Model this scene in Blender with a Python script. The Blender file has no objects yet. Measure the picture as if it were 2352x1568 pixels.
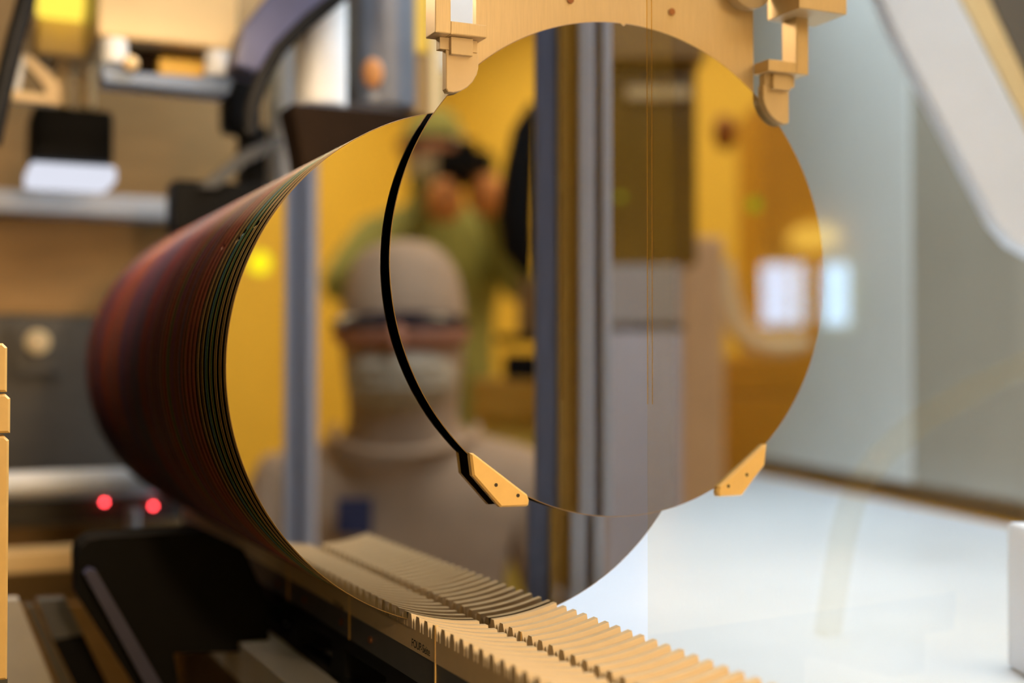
import bpy, bmesh, math, random
from mathutils import Vector, Matrix
random.seed(7)

# ------------------------------------------------------------------ camera
F_PX, CX, CY = 2966.0, 1176.0, 784.0
PITCH = math.atan2(62.6, F_PX)
CAM = Vector((0.0, 0.0, 1.0))
scene = bpy.context.scene
COL = scene.collection
cam_data = bpy.data.cameras.new('camera')
cam_data.sensor_width = 36.0
cam_data.lens = 36.0 * F_PX / 2352.0
cam_data.clip_start = 0.02
cam_data.dof.use_dof = True
cam_data.dof.focus_distance = 0.722
cam_data.dof.aperture_fstop = 2.7
cam_data.dof.aperture_blades = 9
cam = bpy.data.objects.new('camera', cam_data)
cam.location = CAM
cam.rotation_euler = (math.pi / 2 + PITCH, 0, 0)
COL.objects.link(cam)
scene.camera = cam

# ------------------------------------------------------------------ light and exposure
scene.view_settings.view_transform = 'Standard'
scene.view_settings.look = 'None'
scene.view_settings.gamma = 1.0
scene.view_settings.use_curve_mapping = False
scene.view_settings.exposure = 0.55
cy = scene.cycles
cy.max_bounces, cy.diffuse_bounces, cy.glossy_bounces = 5, 2, 4
cy.transmission_bounces, cy.transparent_max_bounces = 2, 8
cy.caustics_reflective = False
cy.caustics_refractive = False
cy.use_adaptive_sampling = True
cy.adaptive_threshold = 0.06
world = bpy.data.worlds.new('room_air')
scene.world = world
world.use_nodes = True
bg = world.node_tree.nodes['Background']
bg.inputs['Color'].default_value = (1.0, 0.72, 0.38, 1)
bg.inputs['Strength'].default_value = 0.10
CEILING_LAMP = 1.6          # amber cleanroom panels
MACHINE_LAMP = 13.0          # white lamp over the deck
COOL_FILL = 8.0             # added fill: one ceiling panel made cool white to brighten the cabinets
AISLE_LAMP = 7.2            # the same panels over the aisle
REAR_FILL = 21.0             # added amber fill over the row and the rear units
TASK_LAMP = 6.8            # warm spot lamp of the transfer station, watts
AMBER = (1.0, 0.78, 0.46)

# ------------------------------------------------------------------ geometry frame of the machine
def c2w(x, y, z):
    cp, sp = math.cos(PITCH), math.sin(PITCH)
    return Vector((x, z * cp + y * sp, z * sp - y * cp))
AX = Vector((-0.413891, 0.910326, 0.0))     # along the wafer row, away from the viewer
ER = Vector((0.910326, 0.413891, 0.0))      # across the wafer faces
UP = Vector((0, 0, 1))
YAW = math.atan2(ER.y, ER.x)
C1 = CAM + Vector((-0.016973, 0.753836, 0.000834))      # centre of the first wafer of the row
LONE = (0.08935, -0.008245, 0.05977)                   # centre of the held wafer (r, a, z)
PITCH_A = 0.0128
R = 0.150
def L(r, a, z):
    return C1 + ER * r + AX * a + UP * z
def ray(px, py):
    return c2w((px - CX) / F_PX, (py - CY) / F_PX, 1.0)
def W(px, py, d):
    return CAM + ray(px, py) * d
def on_a(px, py, a):
    """(r, z) where the sight line meets the plane a = const of the machine frame"""
    d = ray(px, py)
    t = ((C1 - CAM).dot(AX) + a) / d.dot(AX)
    p = CAM + d * t - C1
    return p.dot(ER), p.z
def on_r(px, py, r):
    d = ray(px, py)
    t = ((C1 - CAM).dot(ER) + r) / d.dot(ER)
    p = CAM + d * t - C1
    return p.dot(AX), p.z
def mirror(p):
    k = (p - C1).dot(AX) - LONE[1]
    return p - AX * (2 * k)
def V(px, py, d):
    """a point of the aisle that the held wafer shows at this place, d along the folded path"""
    return mirror(W(px, py, d))
VR = Vector((1, 0, 0)) - AX * (2 * AX.x)
VF = Vector((0, 1, 0)) - AX * (2 * AX.y)

# ------------------------------------------------------------------ materials
def lin(c):
    return tuple(((v / 255) / 12.92 if v / 255 <= 0.04045 else ((v / 255 + 0.055) / 1.055) ** 2.4) for v in c)
MATS = {}
def mat(name, rgb, rough=0.5, metal=0.0, noise=0.06, scale=40.0, bump=0.0, stretch=(1, 1, 1), emit=None, spec=0.5, coat=0.0, film=None, raw=False):
    if name in MATS:
        return MATS[name]
    m = bpy.data.materials.new(name)
    m.use_nodes = True
    nt = m.node_tree
    b = nt.nodes['Principled BSDF']
    c = rgb if raw else lin(rgb)
    b.inputs['Roughness'].default_value = rough
    b.inputs['Metallic'].default_value = metal
    b.inputs['Specular IOR Level'].default_value = spec
    b.inputs['Coat Weight'].default_value = coat
    tc = nt.nodes.new('ShaderNodeTexCoord')
    mp = nt.nodes.new('ShaderNodeMapping')
    mp.inputs['Scale'].default_value = stretch
    nz = nt.nodes.new('ShaderNodeTexNoise')
    nz.inputs['Scale'].default_value = scale
    nz.inputs['Detail'].default_value = 4.0
    nt.links.new(tc.outputs['Object'], mp.inputs['Vector'])
    nt.links.new(mp.outputs['Vector'], nz.inputs['Vector'])
    cr = nt.nodes.new('ShaderNodeValToRGB')
    cr.color_ramp.elements[0].position = 0.3
    cr.color_ramp.elements[1].position = 0.7
    cr.color_ramp.elements[0].color = tuple(v * (1 - noise) for v in c) + (1,)
    cr.color_ramp.elements[1].color = tuple(min(1, v * (1 + noise)) for v in c) + (1,)
    nt.links.new(nz.outputs['Fac'], cr.inputs['Fac'])
    nt.links.new(cr.outputs['Color'], b.inputs['Base Color'])
    if bump:
        bp = nt.nodes.new('ShaderNodeBump')
        bp.inputs['Strength'].default_value = bump
        bp.inputs['Distance'].default_value = 0.001
        nt.links.new(nz.outputs['Fac'], bp.inputs['Height'])
        nt.links.new(bp.outputs['Normal'], b.inputs['Normal'])
    if emit:
        b.inputs['Emission Color'].default_value = tuple(emit[0]) + (1,)
        b.inputs['Emission Strength'].default_value = emit[1]
    if film:
        b.inputs['Thin Film Thickness'].default_value = film
        b.inputs['Thin Film IOR'].default_value = 1.46
    MATS[name] = m
    return m

M_PEEK = mat('beige_polymer', (224, 196, 152), 0.42, noise=0.03, scale=90, bump=0.02)
M_PEEKP = mat('brushed_beige_metal', (220, 192, 146), 0.38, metal=0.25, noise=0.06, scale=60, stretch=(30, 30, 1), bump=0.03)
M_CLIP = mat('amber_polymer', (250, 205, 125), 0.40, noise=0.03, scale=120, bump=0.02)
M_STEEL = mat('brushed_steel', (176, 174, 172), 0.32, metal=0.8, noise=0.08, scale=50, stretch=(1, 1, 20))
M_DARKBAR = mat('anodised_grey', (88, 88, 88), 0.45, metal=0.15, noise=0.08, scale=60)
M_BLACK = mat('black_coating', (14, 13, 13), 0.6, noise=0.15, scale=50, bump=0.02, spec=0.15)
M_BLUEBLACK = mat('dark_blue_coating', (66, 68, 100), 0.42, noise=0.10, scale=40)
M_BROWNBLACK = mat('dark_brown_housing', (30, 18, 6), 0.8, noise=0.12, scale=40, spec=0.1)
M_CREAM = mat('cream_enamel', (242, 206, 146), 0.4, noise=0.03, scale=20)
M_WHITE = mat('white_plastic', (232, 230, 226), 0.35, noise=0.03, scale=40)
M_BLUEGREY = mat('blue_grey_steel', (104, 120, 146), 0.42, metal=0.0, noise=0.06, scale=50)
M_YELLOW = mat('yellow_plastic', (236, 186, 60), 0.4, noise=0.05, scale=40)
M_WALLM = mat('brown_sheet_metal', (150, 116, 70), 0.42, metal=0.45, noise=0.10, scale=14, stretch=(1, 1, 6), bump=0.02)
M_WALLG = mat('grey_sheet_metal', (80, 76, 70), 0.42, metal=0.4, noise=0.10, scale=14, stretch=(1, 1, 6), bump=0.02)
M_GREYRAIL = mat('pale_grey_steel', (196, 194, 192), 0.35, metal=0.25, noise=0.05, scale=40)
M_DECK = mat('white_deck', (236, 238, 240), 0.28, noise=0.02, scale=12)
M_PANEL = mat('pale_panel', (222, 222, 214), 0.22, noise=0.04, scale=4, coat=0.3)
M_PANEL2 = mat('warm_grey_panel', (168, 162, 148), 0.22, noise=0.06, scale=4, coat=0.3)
M_TRIM = mat('brown_seal', (120, 92, 56), 0.6, noise=0.10, scale=60)
M_STRUT = mat('light_grey_cover', (236, 241, 250), 0.4, noise=0.03, scale=20)
M_PEACH = mat('peach_strip', (238, 205, 150), 0.45, noise=0.04, scale=30)
M_COPPER = mat('copper_screw', (150, 100, 66), 0.35, metal=0.8, noise=0.08, scale=200)
M_HOLE = mat('hole_shade', (60, 46, 26), 0.7, noise=0.1, scale=200)
M_INK = mat('black_ink', (26, 24, 24), 0.7, noise=0.05, scale=100)
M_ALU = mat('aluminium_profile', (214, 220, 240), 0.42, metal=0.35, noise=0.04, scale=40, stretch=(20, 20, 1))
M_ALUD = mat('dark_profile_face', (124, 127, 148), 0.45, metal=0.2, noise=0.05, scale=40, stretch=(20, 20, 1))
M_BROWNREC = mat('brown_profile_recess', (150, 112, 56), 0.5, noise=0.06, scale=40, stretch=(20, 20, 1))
M_ROOM = mat('amber_room_wall', (246, 212, 92), 0.6, noise=0.04, scale=3)
M_CEIL = mat('ceiling_tile', (226, 214, 184), 0.7, noise=0.04, scale=6)
M_FLOOR = mat('cleanroom_floor', (176, 160, 128), 0.35, noise=0.06, scale=6)
M_SUIT = mat('beige_coverall', (198, 168, 138), 0.8, noise=0.10, scale=14, bump=0.25)
M_SUITG = mat('green_coverall', (150, 152, 84), 0.8, noise=0.12, scale=14, bump=0.25)
M_SKIN = mat('skin', (206, 142, 112), 0.55, noise=0.06, scale=30)
M_MASK = mat('white_mask', (206, 190, 164), 0.75, noise=0.05, scale=60, bump=0.1)
M_LENS = mat('dark_goggle', (44, 38, 52), 0.15, noise=0.05, scale=30)
M_NAVY = mat('navy_badge', (52, 60, 96), 0.5, noise=0.06, scale=40)
M_GLOVE = mat('orange_glove', (216, 140, 70), 0.5, noise=0.06, scale=40)
M_OLIVE = mat('olive_glass', (122, 90, 30), 0.2, noise=0.25, scale=5)
M_CABGREY = mat('grey_cabinet', (196, 192, 196), 0.4, noise=0.04, scale=10)
M_CABLILAC = mat('lilac_grey_door', (224, 224, 244), 0.4, noise=0.03, scale=10)
M_BEIGE = mat('beige_cabinet', (244, 210, 178), 0.5, noise=0.05, scale=8)
M_MUSTARD = mat('mustard_crate', (206, 152, 44), 0.5, noise=0.07, scale=10)

def mirror_mat():
    m = bpy.data.materials.new('polished_silicon')
    m.use_nodes = True
    nt = m.node_tree
    b = nt.nodes['Principled BSDF']
    b.inputs['Metallic'].default_value = 1.0
    b.inputs['Roughness'].default_value = 0.006
    nz = nt.nodes.new('ShaderNodeTexNoise')
    nz.inputs['Scale'].default_value = 9
    cr = nt.nodes.new('ShaderNodeValToRGB')
    cr.color_ramp.elements[0].color = (0.51, 0.50, 0.485, 1)
    cr.color_ramp.elements[1].color = (0.53, 0.52, 0.505, 1)
    nt.links.new(nz.outputs['Fac'], cr.inputs['Fac'])
    nt.links.new(cr.outputs['Color'], b.inputs['Base Color'])
    return m
M_MIRROR = mirror_mat()
M_BACK = mat('dark_wafer_back', (14, 13, 13), 0.25, noise=0.2, scale=20, spec=0.3)
RIM = [mat('film_rim_' + n, tuple(v * k * 0.5 for v in lin(c)), 0.28, metal=0.0, noise=0.12, scale=24, raw=True, spec=0.4) for n, c, k in (
    ('gold', (236, 186, 110), 0.8), ('straw', (214, 178, 84), 0.7), ('green', (110, 160, 90), 0.7), ('teal', (84, 140, 160), 0.8),
    ('rust', (236, 130, 84), 0.6), ('red', (206, 80, 58), 0.6), ('violet', (132, 90, 160), 0.6), ('brown', (170, 110, 60), 0.4), ('slate', (120, 128, 160), 0.5))]


def emission(name, rgb, strength):
    m = bpy.data.materials.new(name)
    m.use_nodes = True
    nt = m.node_tree
    nt.nodes.clear()
    o = nt.nodes.new('ShaderNodeOutputMaterial')
    e = nt.nodes.new('ShaderNodeEmission')
    nz = nt.nodes.new('ShaderNodeTexNoise')
    nz.inputs['Scale'].default_value = 3
    cr = nt.nodes.new('ShaderNodeValToRGB')
    cr.color_ramp.elements[0].color = tuple(v * 0.95 for v in rgb) + (1,)
    cr.color_ramp.elements[1].color = tuple(rgb) + (1,)
    nt.links.new(nz.outputs['Fac'], cr.inputs['Fac'])
    nt.links.new(cr.outputs['Color'], e.inputs['Color'])
    e.inputs['Strength'].default_value = strength
    nt.links.new(e.outputs['Emission'], o.inputs['Surface'])
    return m
def clear(name, tint, gloss, rough=0.0, body=0.0, body_rgb=(1, 1, 1)):
    m = bpy.data.materials.new(name)
    m.use_nodes = True
    nt = m.node_tree
    nt.nodes.clear()
    o = nt.nodes.new('ShaderNodeOutputMaterial')
    t = nt.nodes.new('ShaderNodeBsdfTransparent')
    t.inputs['Color'].default_value = tuple(tint) + (1,)
    g = nt.nodes.new('ShaderNodeBsdfGlossy')
    g.inputs['Roughness'].default_value = rough
    mx = nt.nodes.new('ShaderNodeMixShader')
    mx.inputs['Fac'].default_value = gloss
    nt.links.new(t.outputs[0], mx.inputs[1])
    nt.links.new(g.outputs[0], mx.inputs[2])
    out = mx
    if body:
        d = nt.nodes.new('ShaderNodeBsdfDiffuse')
        d.inputs['Color'].default_value = tuple(body_rgb) + (1,)
        m2 = nt.nodes.new('ShaderNodeMixShader')
        m2.inputs['Fac'].default_value = body
        nt.links.new(mx.outputs[0], m2.inputs[1])
        nt.links.new(d.outputs[0], m2.inputs[2])
        out = m2
    nt.links.new(out.outputs[0], o.inputs['Surface'])
    return m

# ------------------------------------------------------------------ mesh helpers
class MB:
    def __init__(s):
        s.v, s.f = [], []
    def add(s, vs, fs):
        n = len(s.v)
        s.v += [Vector(p) for p in vs]
        s.f += [tuple(i + n for i in f) for f in fs]
        return s
    def hexa(s, c):
        """eight corners: bottom ring then top ring"""
        return s.add(c, [(0, 3, 2, 1), (4, 5, 6, 7), (0, 1, 5, 4), (1, 2, 6, 5), (2, 3, 7, 6), (3, 0, 4, 7)])
    def box(s, o, ux, uy, uz):
        o = Vector(o)
        return s.hexa([o, o + ux, o + ux + uy, o + uy, o + uz, o + ux + uz, o + ux + uy + uz, o + uy + uz])
    def lbox(s, r0, r1, a0, a1, z0, z1):
        return s.hexa([L(r0, a0, z0), L(r1, a0, z0), L(r1, a1, z0), L(r0, a1, z0), L(r0, a0, z1), L(r1, a0, z1), L(r1, a1, z1), L(r0, a1, z1)])
    def prism(s, pts, vec):
        n = len(pts)
        a = [Vector(p) for p in pts]
        b = [p + vec for p in a]
        return s.add(a + b, [tuple(range(n))[::-1], tuple(range(n, 2 * n))] + [(i, (i + 1) % n, n + (i + 1) % n, n + i) for i in range(n)])
    def bevel_prism(s, pts, vec, inset, lip):
        """prism whose far face (pts + vec) is inset by a chamfer"""
        n = len(pts)
        a = [Vector(p) for p in pts]
        c = sum(a, Vector()) / n
        nv = vec.normalized()
        b = [p + vec - nv * lip for p in a]
        t = []
        for i in range(n):
            e0 = (a[i] - a[i - 1]).normalized()
            e1 = (a[(i + 1) % n] - a[i]).normalized()
            n0 = e0.cross(nv); n1 = e1.cross(nv)
            if n0.dot(c - a[i]) < 0: n0 = -n0
            if n1.dot(c - a[i]) < 0: n1 = -n1
            h = (n0 + n1)
            h = h / max(0.5, h.length_squared / 2)
            t.append(a[i] + vec + h * inset)
        F = [tuple(range(n))[::-1], tuple(range(2 * n, 3 * n))]
        for k in (0, 1):
            F += [(k * n + i, k * n + (i + 1) % n, (k + 1) * n + (i + 1) % n, (k + 1) * n + i) for i in range(n)]
        return s.add(a + b + t, F)
    def tube(s, pts, rad, n=10, close=True):
        pts = [Vector(p) for p in pts]
        m = len(pts)
        rads = rad if isinstance(rad, (list, tuple)) else [rad] * m
        vs, fs = [], []
        ref = None
        for i, p in enumerate(pts):
            t = (pts[min(i + 1, m - 1)] - pts[max(i - 1, 0)]).normalized()
            if ref is None:
                ref = t.orthogonal().normalized()
            ref = (ref - t * ref.dot(t)).normalized()
            q = t.cross(ref)
            for k in range(n):
                an = 2 * math.pi * k / n
                vs.append(p + (ref * math.cos(an) + q * math.sin(an)) * rads[i])
        for i in range(m - 1):
            for k in range(n):
                fs.append((i * n + k, i * n + (k + 1) % n, (i + 1) * n + (k + 1) % n, (i + 1) * n + k))
        if close:
            fs.append(tuple(range(n))[::-1])
            fs.append(tuple((m - 1) * n + k for k in range(n)))
        return s.add(vs, fs)
    def cyl(s, p0, p1, rad, n=20):
        return s.tube([p0, p1], rad, n)
    def ball(s, c, rx, ry, rz, nu=14, nv=9, ex=Vector((1, 0, 0)), ey=Vector((0, 1, 0)), ez=UP):
        c = Vector(c)
        vs, fs = [c - ez * rz], []
        for j in range(1, nv):
            ph = -math.pi / 2 + math.pi * j / nv
            for k in range(nu):
                an = 2 * math.pi * k / nu
                vs.append(c + ex * (rx * math.cos(ph) * math.cos(an)) + ey * (ry * math.cos(ph) * math.sin(an)) + ez * (rz * math.sin(ph)))
        vs.append(c + ez * rz)
        for k in range(nu):
            fs.append((0, 1 + (k + 1) % nu, 1 + k))
            fs.append((len(vs) - 1, 1 + (nv - 2) * nu + k, 1 + (nv - 2) * nu + (k + 1) % nu))
        for j in range(nv - 2):
            for k in range(nu):
                fs.append((1 + j * nu + k, 1 + j * nu + (k + 1) % nu, 1 + (j + 1) * nu + (k + 1) % nu, 1 + (j + 1) * nu + k))
        return s.add(vs, fs)
    def build(s, name, m, parent=None, smooth=False, bevel=0.0, label=None):
        lo = Vector([min(p[i] for p in s.v) for i in range(3)])
        hi = Vector([max(p[i] for p in s.v) for i in range(3)])
        o = Vector(((lo.x + hi.x) / 2, (lo.y + hi.y) / 2, lo.z))
        me = bpy.data.meshes.new(name)
        me.from_pydata([p - o for p in s.v], [], s.f)
        bm = bmesh.new()
        bm.from_mesh(me)
        bmesh.ops.recalc_face_normals(bm, faces=bm.faces)
        if bevel:
            bmesh.ops.bevel(bm, geom=list(bm.edges), offset=bevel, segments=2, profile=0.6, affect='EDGES', clamp_overlap=True)
        bm.to_mesh(me)
        bm.free()
        me.materials.append(m)
        if smooth:
            for p in me.polygons:
                p.use_smooth = True
            me.set_sharp_from_angle(angle=math.radians(38))
        ob = bpy.data.objects.new(name, me)
        COL.objects.link(ob)
        ob.location = o
        if parent is not None:
            put_under(ob, parent)
        if label:
            ob['label'] = label
        return ob
def world_loc(o):
    p = o.location.copy()
    while o.parent is not None:
        o = o.parent
        p += o.location
    return p
def put_under(ob, parent):
    ob.location = ob.location - world_loc(parent)
    ob.parent = parent
def tag(o, label, cat, group=None, kind=None):
    if label: o['label'] = label
    if cat: o['category'] = cat
    if group: o['group'] = group
    if kind: o['kind'] = kind
    return o
def struct(o):
    o['kind'] = 'structure'
    return o
def thing(name, loc, label, cat, group=None):
    o = bpy.data.objects.new(name, None)
    o.empty_display_size = 0.02
    COL.objects.link(o)
    o.location = loc
    return tag(o, label, cat, group)
def abox(px0, py0, px1, py1, a, thick, mb=None):
    """box on the plane a of the machine frame whose front covers this rectangle of the view"""
    r0, z1 = on_a(px0, (py0 + py1) / 2, a)[0], on_a((px0 + px1) / 2, py0, a)[1]
    r1, z0 = on_a(px1, (py0 + py1) / 2, a)[0], on_a((px0 + px1) / 2, py1, a)[1]
    return (mb or MB()).lbox(r0, r1, a, a + thick, z0, z1)
def apoly(pts, a, thick, mb=None):
    return (mb or MB()).prism([L(on_a(x, y, a)[0], a, on_a(x, y, a)[1]) for x, y in pts], AX * thick)
def apt(px, py, a):
    r, z = on_a(px, py, a)
    return L(r, a, z)
def vbox(px0, py0, px1, py1, d, thick, mb=None, z0=None, z1=None):
    p0 = V(px0, py1, d); p1 = V(px1, py1, d); q0 = V(px0, py0, d)
    lo = p0.z if z0 is None else z0
    hi = q0.z if z1 is None else z1
    o = Vector((p0.x, p0.y, lo))
    ux = Vector((p1.x - p0.x, p1.y - p0.y, 0))
    f = Vector((VF.x, VF.y, 0)).normalized() * thick
    return (mb or MB()).box(o, ux, f, Vector((0, 0, hi - lo)))

# ================================================================== the room
FZ, CZ = 0.0, 2.75
X0, X1, Y0, Y1 = -2.4, 4.3, -3.6, 3.4
T = 0.1
def wbox(x0, x1, y0, y1, z0, z1):
    return MB().box((x0, y0, z0), Vector((x1 - x0, 0, 0)), Vector((0, y1 - y0, 0)), Vector((0, 0, z1 - z0)))
struct(wbox(X0 - T, X1 + T, Y0 - T, Y1 + T, FZ - T, FZ).build('floor', M_FLOOR))
struct(wbox(X0 - T, X1 + T, Y0 - T, Y1 + T, CZ, CZ + T).build('ceiling', M_CEIL))
struct(wbox(X0 - T, X0, Y0, Y1, FZ, CZ).build('wall_left', M_ROOM))
struct(wbox(X1, X1 + T, Y0, Y1, FZ, CZ).build('wall_right', M_ROOM))
struct(wbox(X0, X1, Y0 - T, Y0, FZ, CZ).build('wall_back', M_ROOM))
struct(wbox(X0, X1, Y1, Y1 + T, FZ, CZ).build('wall_front', M_ROOM))
M_CEILLAMP = [emission('amber_panel_glow', AMBER, CEILING_LAMP), emission('aisle_panel_glow', AMBER, AISLE_LAMP), emission('cool_panel_glow', (0.86, 0.92, 1.0), COOL_FILL)]
M_LAMPFRAME = mat('lamp_frame', (200, 196, 186), 0.5, noise=0.03)
where = {0: 'nearest the room corner', 1: 'in the middle of its row', 2: 'farthest along its row'}
for i, x in enumerate((0.5, 2.0, 3.5)):
    for j, y in enumerate((-2.6, -1.0, 0.8)):
        o = thing('ceiling_lamp', (x, y, CZ - 0.03), ('added cool white' if (i == 0 and j == 2) else 'amber') + ' ceiling panel lamp, %s row from the wafers, %s' % (('first', 'second', 'third')[i], ('beside the rear wall', 'over the aisle', 'over the machine front')[j]), 'ceiling lamp', 'ceiling lamps')
        wbox(x - 0.34, x + 0.34, y - 0.64, y + 0.64, CZ - 0.02, CZ - 0.001).build('frame', M_LAMPFRAME, o)
        wbox(x - 0.30, x + 0.30, y - 0.60, y + 0.60, CZ - 0.03, CZ - 0.0201).build('diffuser', M_CEILLAMP[2 if (i == 0 and j == 2) else min(i, 1)], o)

# ================================================================== machine shell
DECK_Z = CAM.z - 0.21
# white deck
Sdir = Vector((0.171, -0.844, 0)).normalized()
S0 = Vector((0.496, 2.56, DECK_Z))
def seam(t):
    return Vector((0.496 + 0.171 * t, 2.56 - 0.844 * t, DECK_Z))
lc = lambda r, a: Vector((L(r, a, 0).x, L(r, a, 0).y, DECK_Z))
deck_pts = [lc(-0.075, -0.20), lc(0.60, -0.20), seam(2.05), seam(-0.55), lc(-0.075, 1.5)]
deck = MB().prism(deck_pts, Vector((0, 0, -0.03))).build('machine_deck', M_DECK)
struct(deck)
struct(MB().prism([p + Vector((0, 0, -0.03)) for p in [lc(-0.06, -0.17), lc(0.50, -0.17), lc(0.62, 1.4), lc(-0.06, 1.4)]], Vector((0, 0, -(DECK_Z - 0.03)))).build('machine_plinth', M_WALLG))
# side wall beyond the deck
Nw = Vector((Sdir.y, -Sdir.x, 0))
if Nw.x < 0: Nw = -Nw
def side_panel(t0, t1, z0, z1, m, name, off=0.0, th=0.02):
    a, b = seam(t0) + Nw * off, seam(t1) + Nw * off
    return MB().box((a.x, a.y, z0), b - a, Nw * th, Vector((0, 0, z1 - z0))).build(name, m)
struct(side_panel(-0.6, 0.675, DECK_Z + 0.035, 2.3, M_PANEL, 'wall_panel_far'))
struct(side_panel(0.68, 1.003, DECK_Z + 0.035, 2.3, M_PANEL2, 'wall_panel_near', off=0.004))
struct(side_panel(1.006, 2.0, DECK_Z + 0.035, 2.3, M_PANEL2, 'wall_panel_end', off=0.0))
struct(side_panel(-0.6, 2.0, DECK_Z, 2.3, M_TRIM, 'trim_1', off=0.024, th=0.015))
# rear wall of the machine
A_WALL = 1.10
def wall_strip(z0, z1, m, name, a=A_WALL, th=0.03, r0=-1.4, r1=0.75):
    return struct(MB().lbox(r0, r1, a, a + th, z0, z1).build(name, m))
zpx = lambda py, a: on_a(150, py, a)[1]
wall_strip(zpx(470, A_WALL), 1.2, M_WALLM, 'wall_machine_upper')
wall_strip(zpx(720, A_WALL), zpx(474, A_WALL), M_WALLM, 'wall_machine_middle', a=A_WALL + 0.01)
wall_strip(-0.98, zpx(724, A_WALL), M_WALLG, 'wall_machine_lower', a=A_WALL)
struct(MB().lbox(-1.42, -1.40, 0.2, A_WALL, -0.98, 1.2).build('wall_machine_side', M_BLACK))
struct(MB().prism([(-0.25, 0.35, 0.25), (-0.97, 1.99, 0.25), (-0.99, 1.98, 0.25), (-0.27, 0.34, 0.25)], Vector((0, 0, 1.44))).build('wall_light_blocker', M_BLACK))  # unseen black wall added to keep light off the row's left flank
struct(MB().lbox(-1.4, -0.62, A_WALL - 0.04, A_WALL - 0.001, -0.98, 0.05).build('wall_rim_darkener', M_BLACK))  # unseen black panel added so the wafer rims reflect darkness
o = tag(abox(-60, 445, 432, 492, A_WALL - 0.05, 0.05).build('ledge_bar', M_GREYRAIL, bevel=0.002), 'long grey ledge bar along the brown rear wall', 'ledge')

# ================================================================== wafers
def wafer_mesh(name):
    n, notch = 240, math.radians(0.75)
    t = 0.000775
    prof = [(R - 0.00045, -t / 2), (R - 0.00012, -t * 0.36), (R, -t * 0.12), (R, t * 0.12), (R - 0.00012, t * 0.36), (R - 0.00045, t / 2)]
    angs = [math.pi / 2 + notch + (2 * math.pi - 2 * notch) * i / (n - 1) for i in range(n)] + [math.pi / 2]
    vs, fs, mi = [], [], []
    for rad, y in prof:
        for k, an in enumerate(angs):
            q = rad - (0.0016 if k == n else 0.0)
            vs.append((q * math.cos(an), y, q * math.sin(an)))
    N = n + 1
    P = len(prof)
    for j in range(P - 1):
        for k in range(N):
            fs.append((j * N + k, j * N + (k + 1) % N, (j + 1) * N + (k + 1) % N, (j + 1) * N + k)); mi.append(2)
    vs += [(0, -t / 2, 0), (0, t / 2, 0)]
    for k in range(N):
        fs.append((P * N, (k + 1) % N, k)); mi.append(0)
        fs.append((P * N + 1, (P - 1) * N + k, (P - 1) * N + (k + 1) % N)); mi.append(1)
    me = bpy.data.meshes.new(name)
    me.from_pydata(vs, [], fs)
    for m in (M_MIRROR, M_BACK, RIM[0]):
        me.materials.append(m)
    for p, i in zip(me.polygons, mi):
        p.material_index = i
        p.use_smooth = i == 2
    me.update()
    return me
WAFER = wafer_mesh('wafer')
def place_wafer(r, a, z, roll, rim):
    o = bpy.data.objects.new('silicon_wafer', WAFER)
    COL.objects.link(o)
    o.location = L(r, a, z)
    o.rotation_euler = (0, roll, YAW)
    o.material_slots[2].link = 'OBJECT'
    o.material_slots[2].material = rim
    return o
ordinals = ['first', 'second', 'third', 'fourth', 'fifth', 'sixth', 'seventh', 'eighth', 'ninth', 'tenth']
order = [0, 0, 0, 1, 0, 1, 2, 1, 2, 3, 1, 7, 0, 7, 4, 5, 4, 5, 5, 4, 7, 5, 8, 5, 7, 5, 6, 5, 7, 2, 5, 5, 7, 4, 8, 5, 7, 6, 5, 7]
NPAIR = 52
for i in range(NPAIR):
    for k in range(2):
        idx = 2 * i + k
        rim = RIM[order[idx]] if idx < len(order) else RIM[random.choice([5, 4, 5, 8, 8, 6, 7])]
        roll = math.radians({5: -57, 9: -58, 10: -59.5, 16: -60}.get(idx, random.uniform(-6, 6)))
        o = place_wafer(0, i * PITCH_A + k * 0.0044, 0, roll, rim)
        if idx == 0:
            lab = 'mirror-bright wafer at the front of the row, standing in the comb rails'
        elif idx < 20:
            lab = 'thin wafer standing in the row, %s one of the %s pair back from its front' % ('nearer' if k == 0 else 'farther', ordinals[i])
        elif idx == 2 * NPAIR - 1:
            lab = 'last wafer of the long row, at its blurred far end'
        else:
            lab = 'thin wafer on edge in the blurred far stretch of the long row'
        tag(o, lab, 'wafer', 'wafers standing in the row')
lone = place_wafer(LONE[0], LONE[1], LONE[2], 0.0, RIM[0])
tag(lone, 'single mirror-bright wafer held up by the beige gripper before the row', 'wafer')

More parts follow.
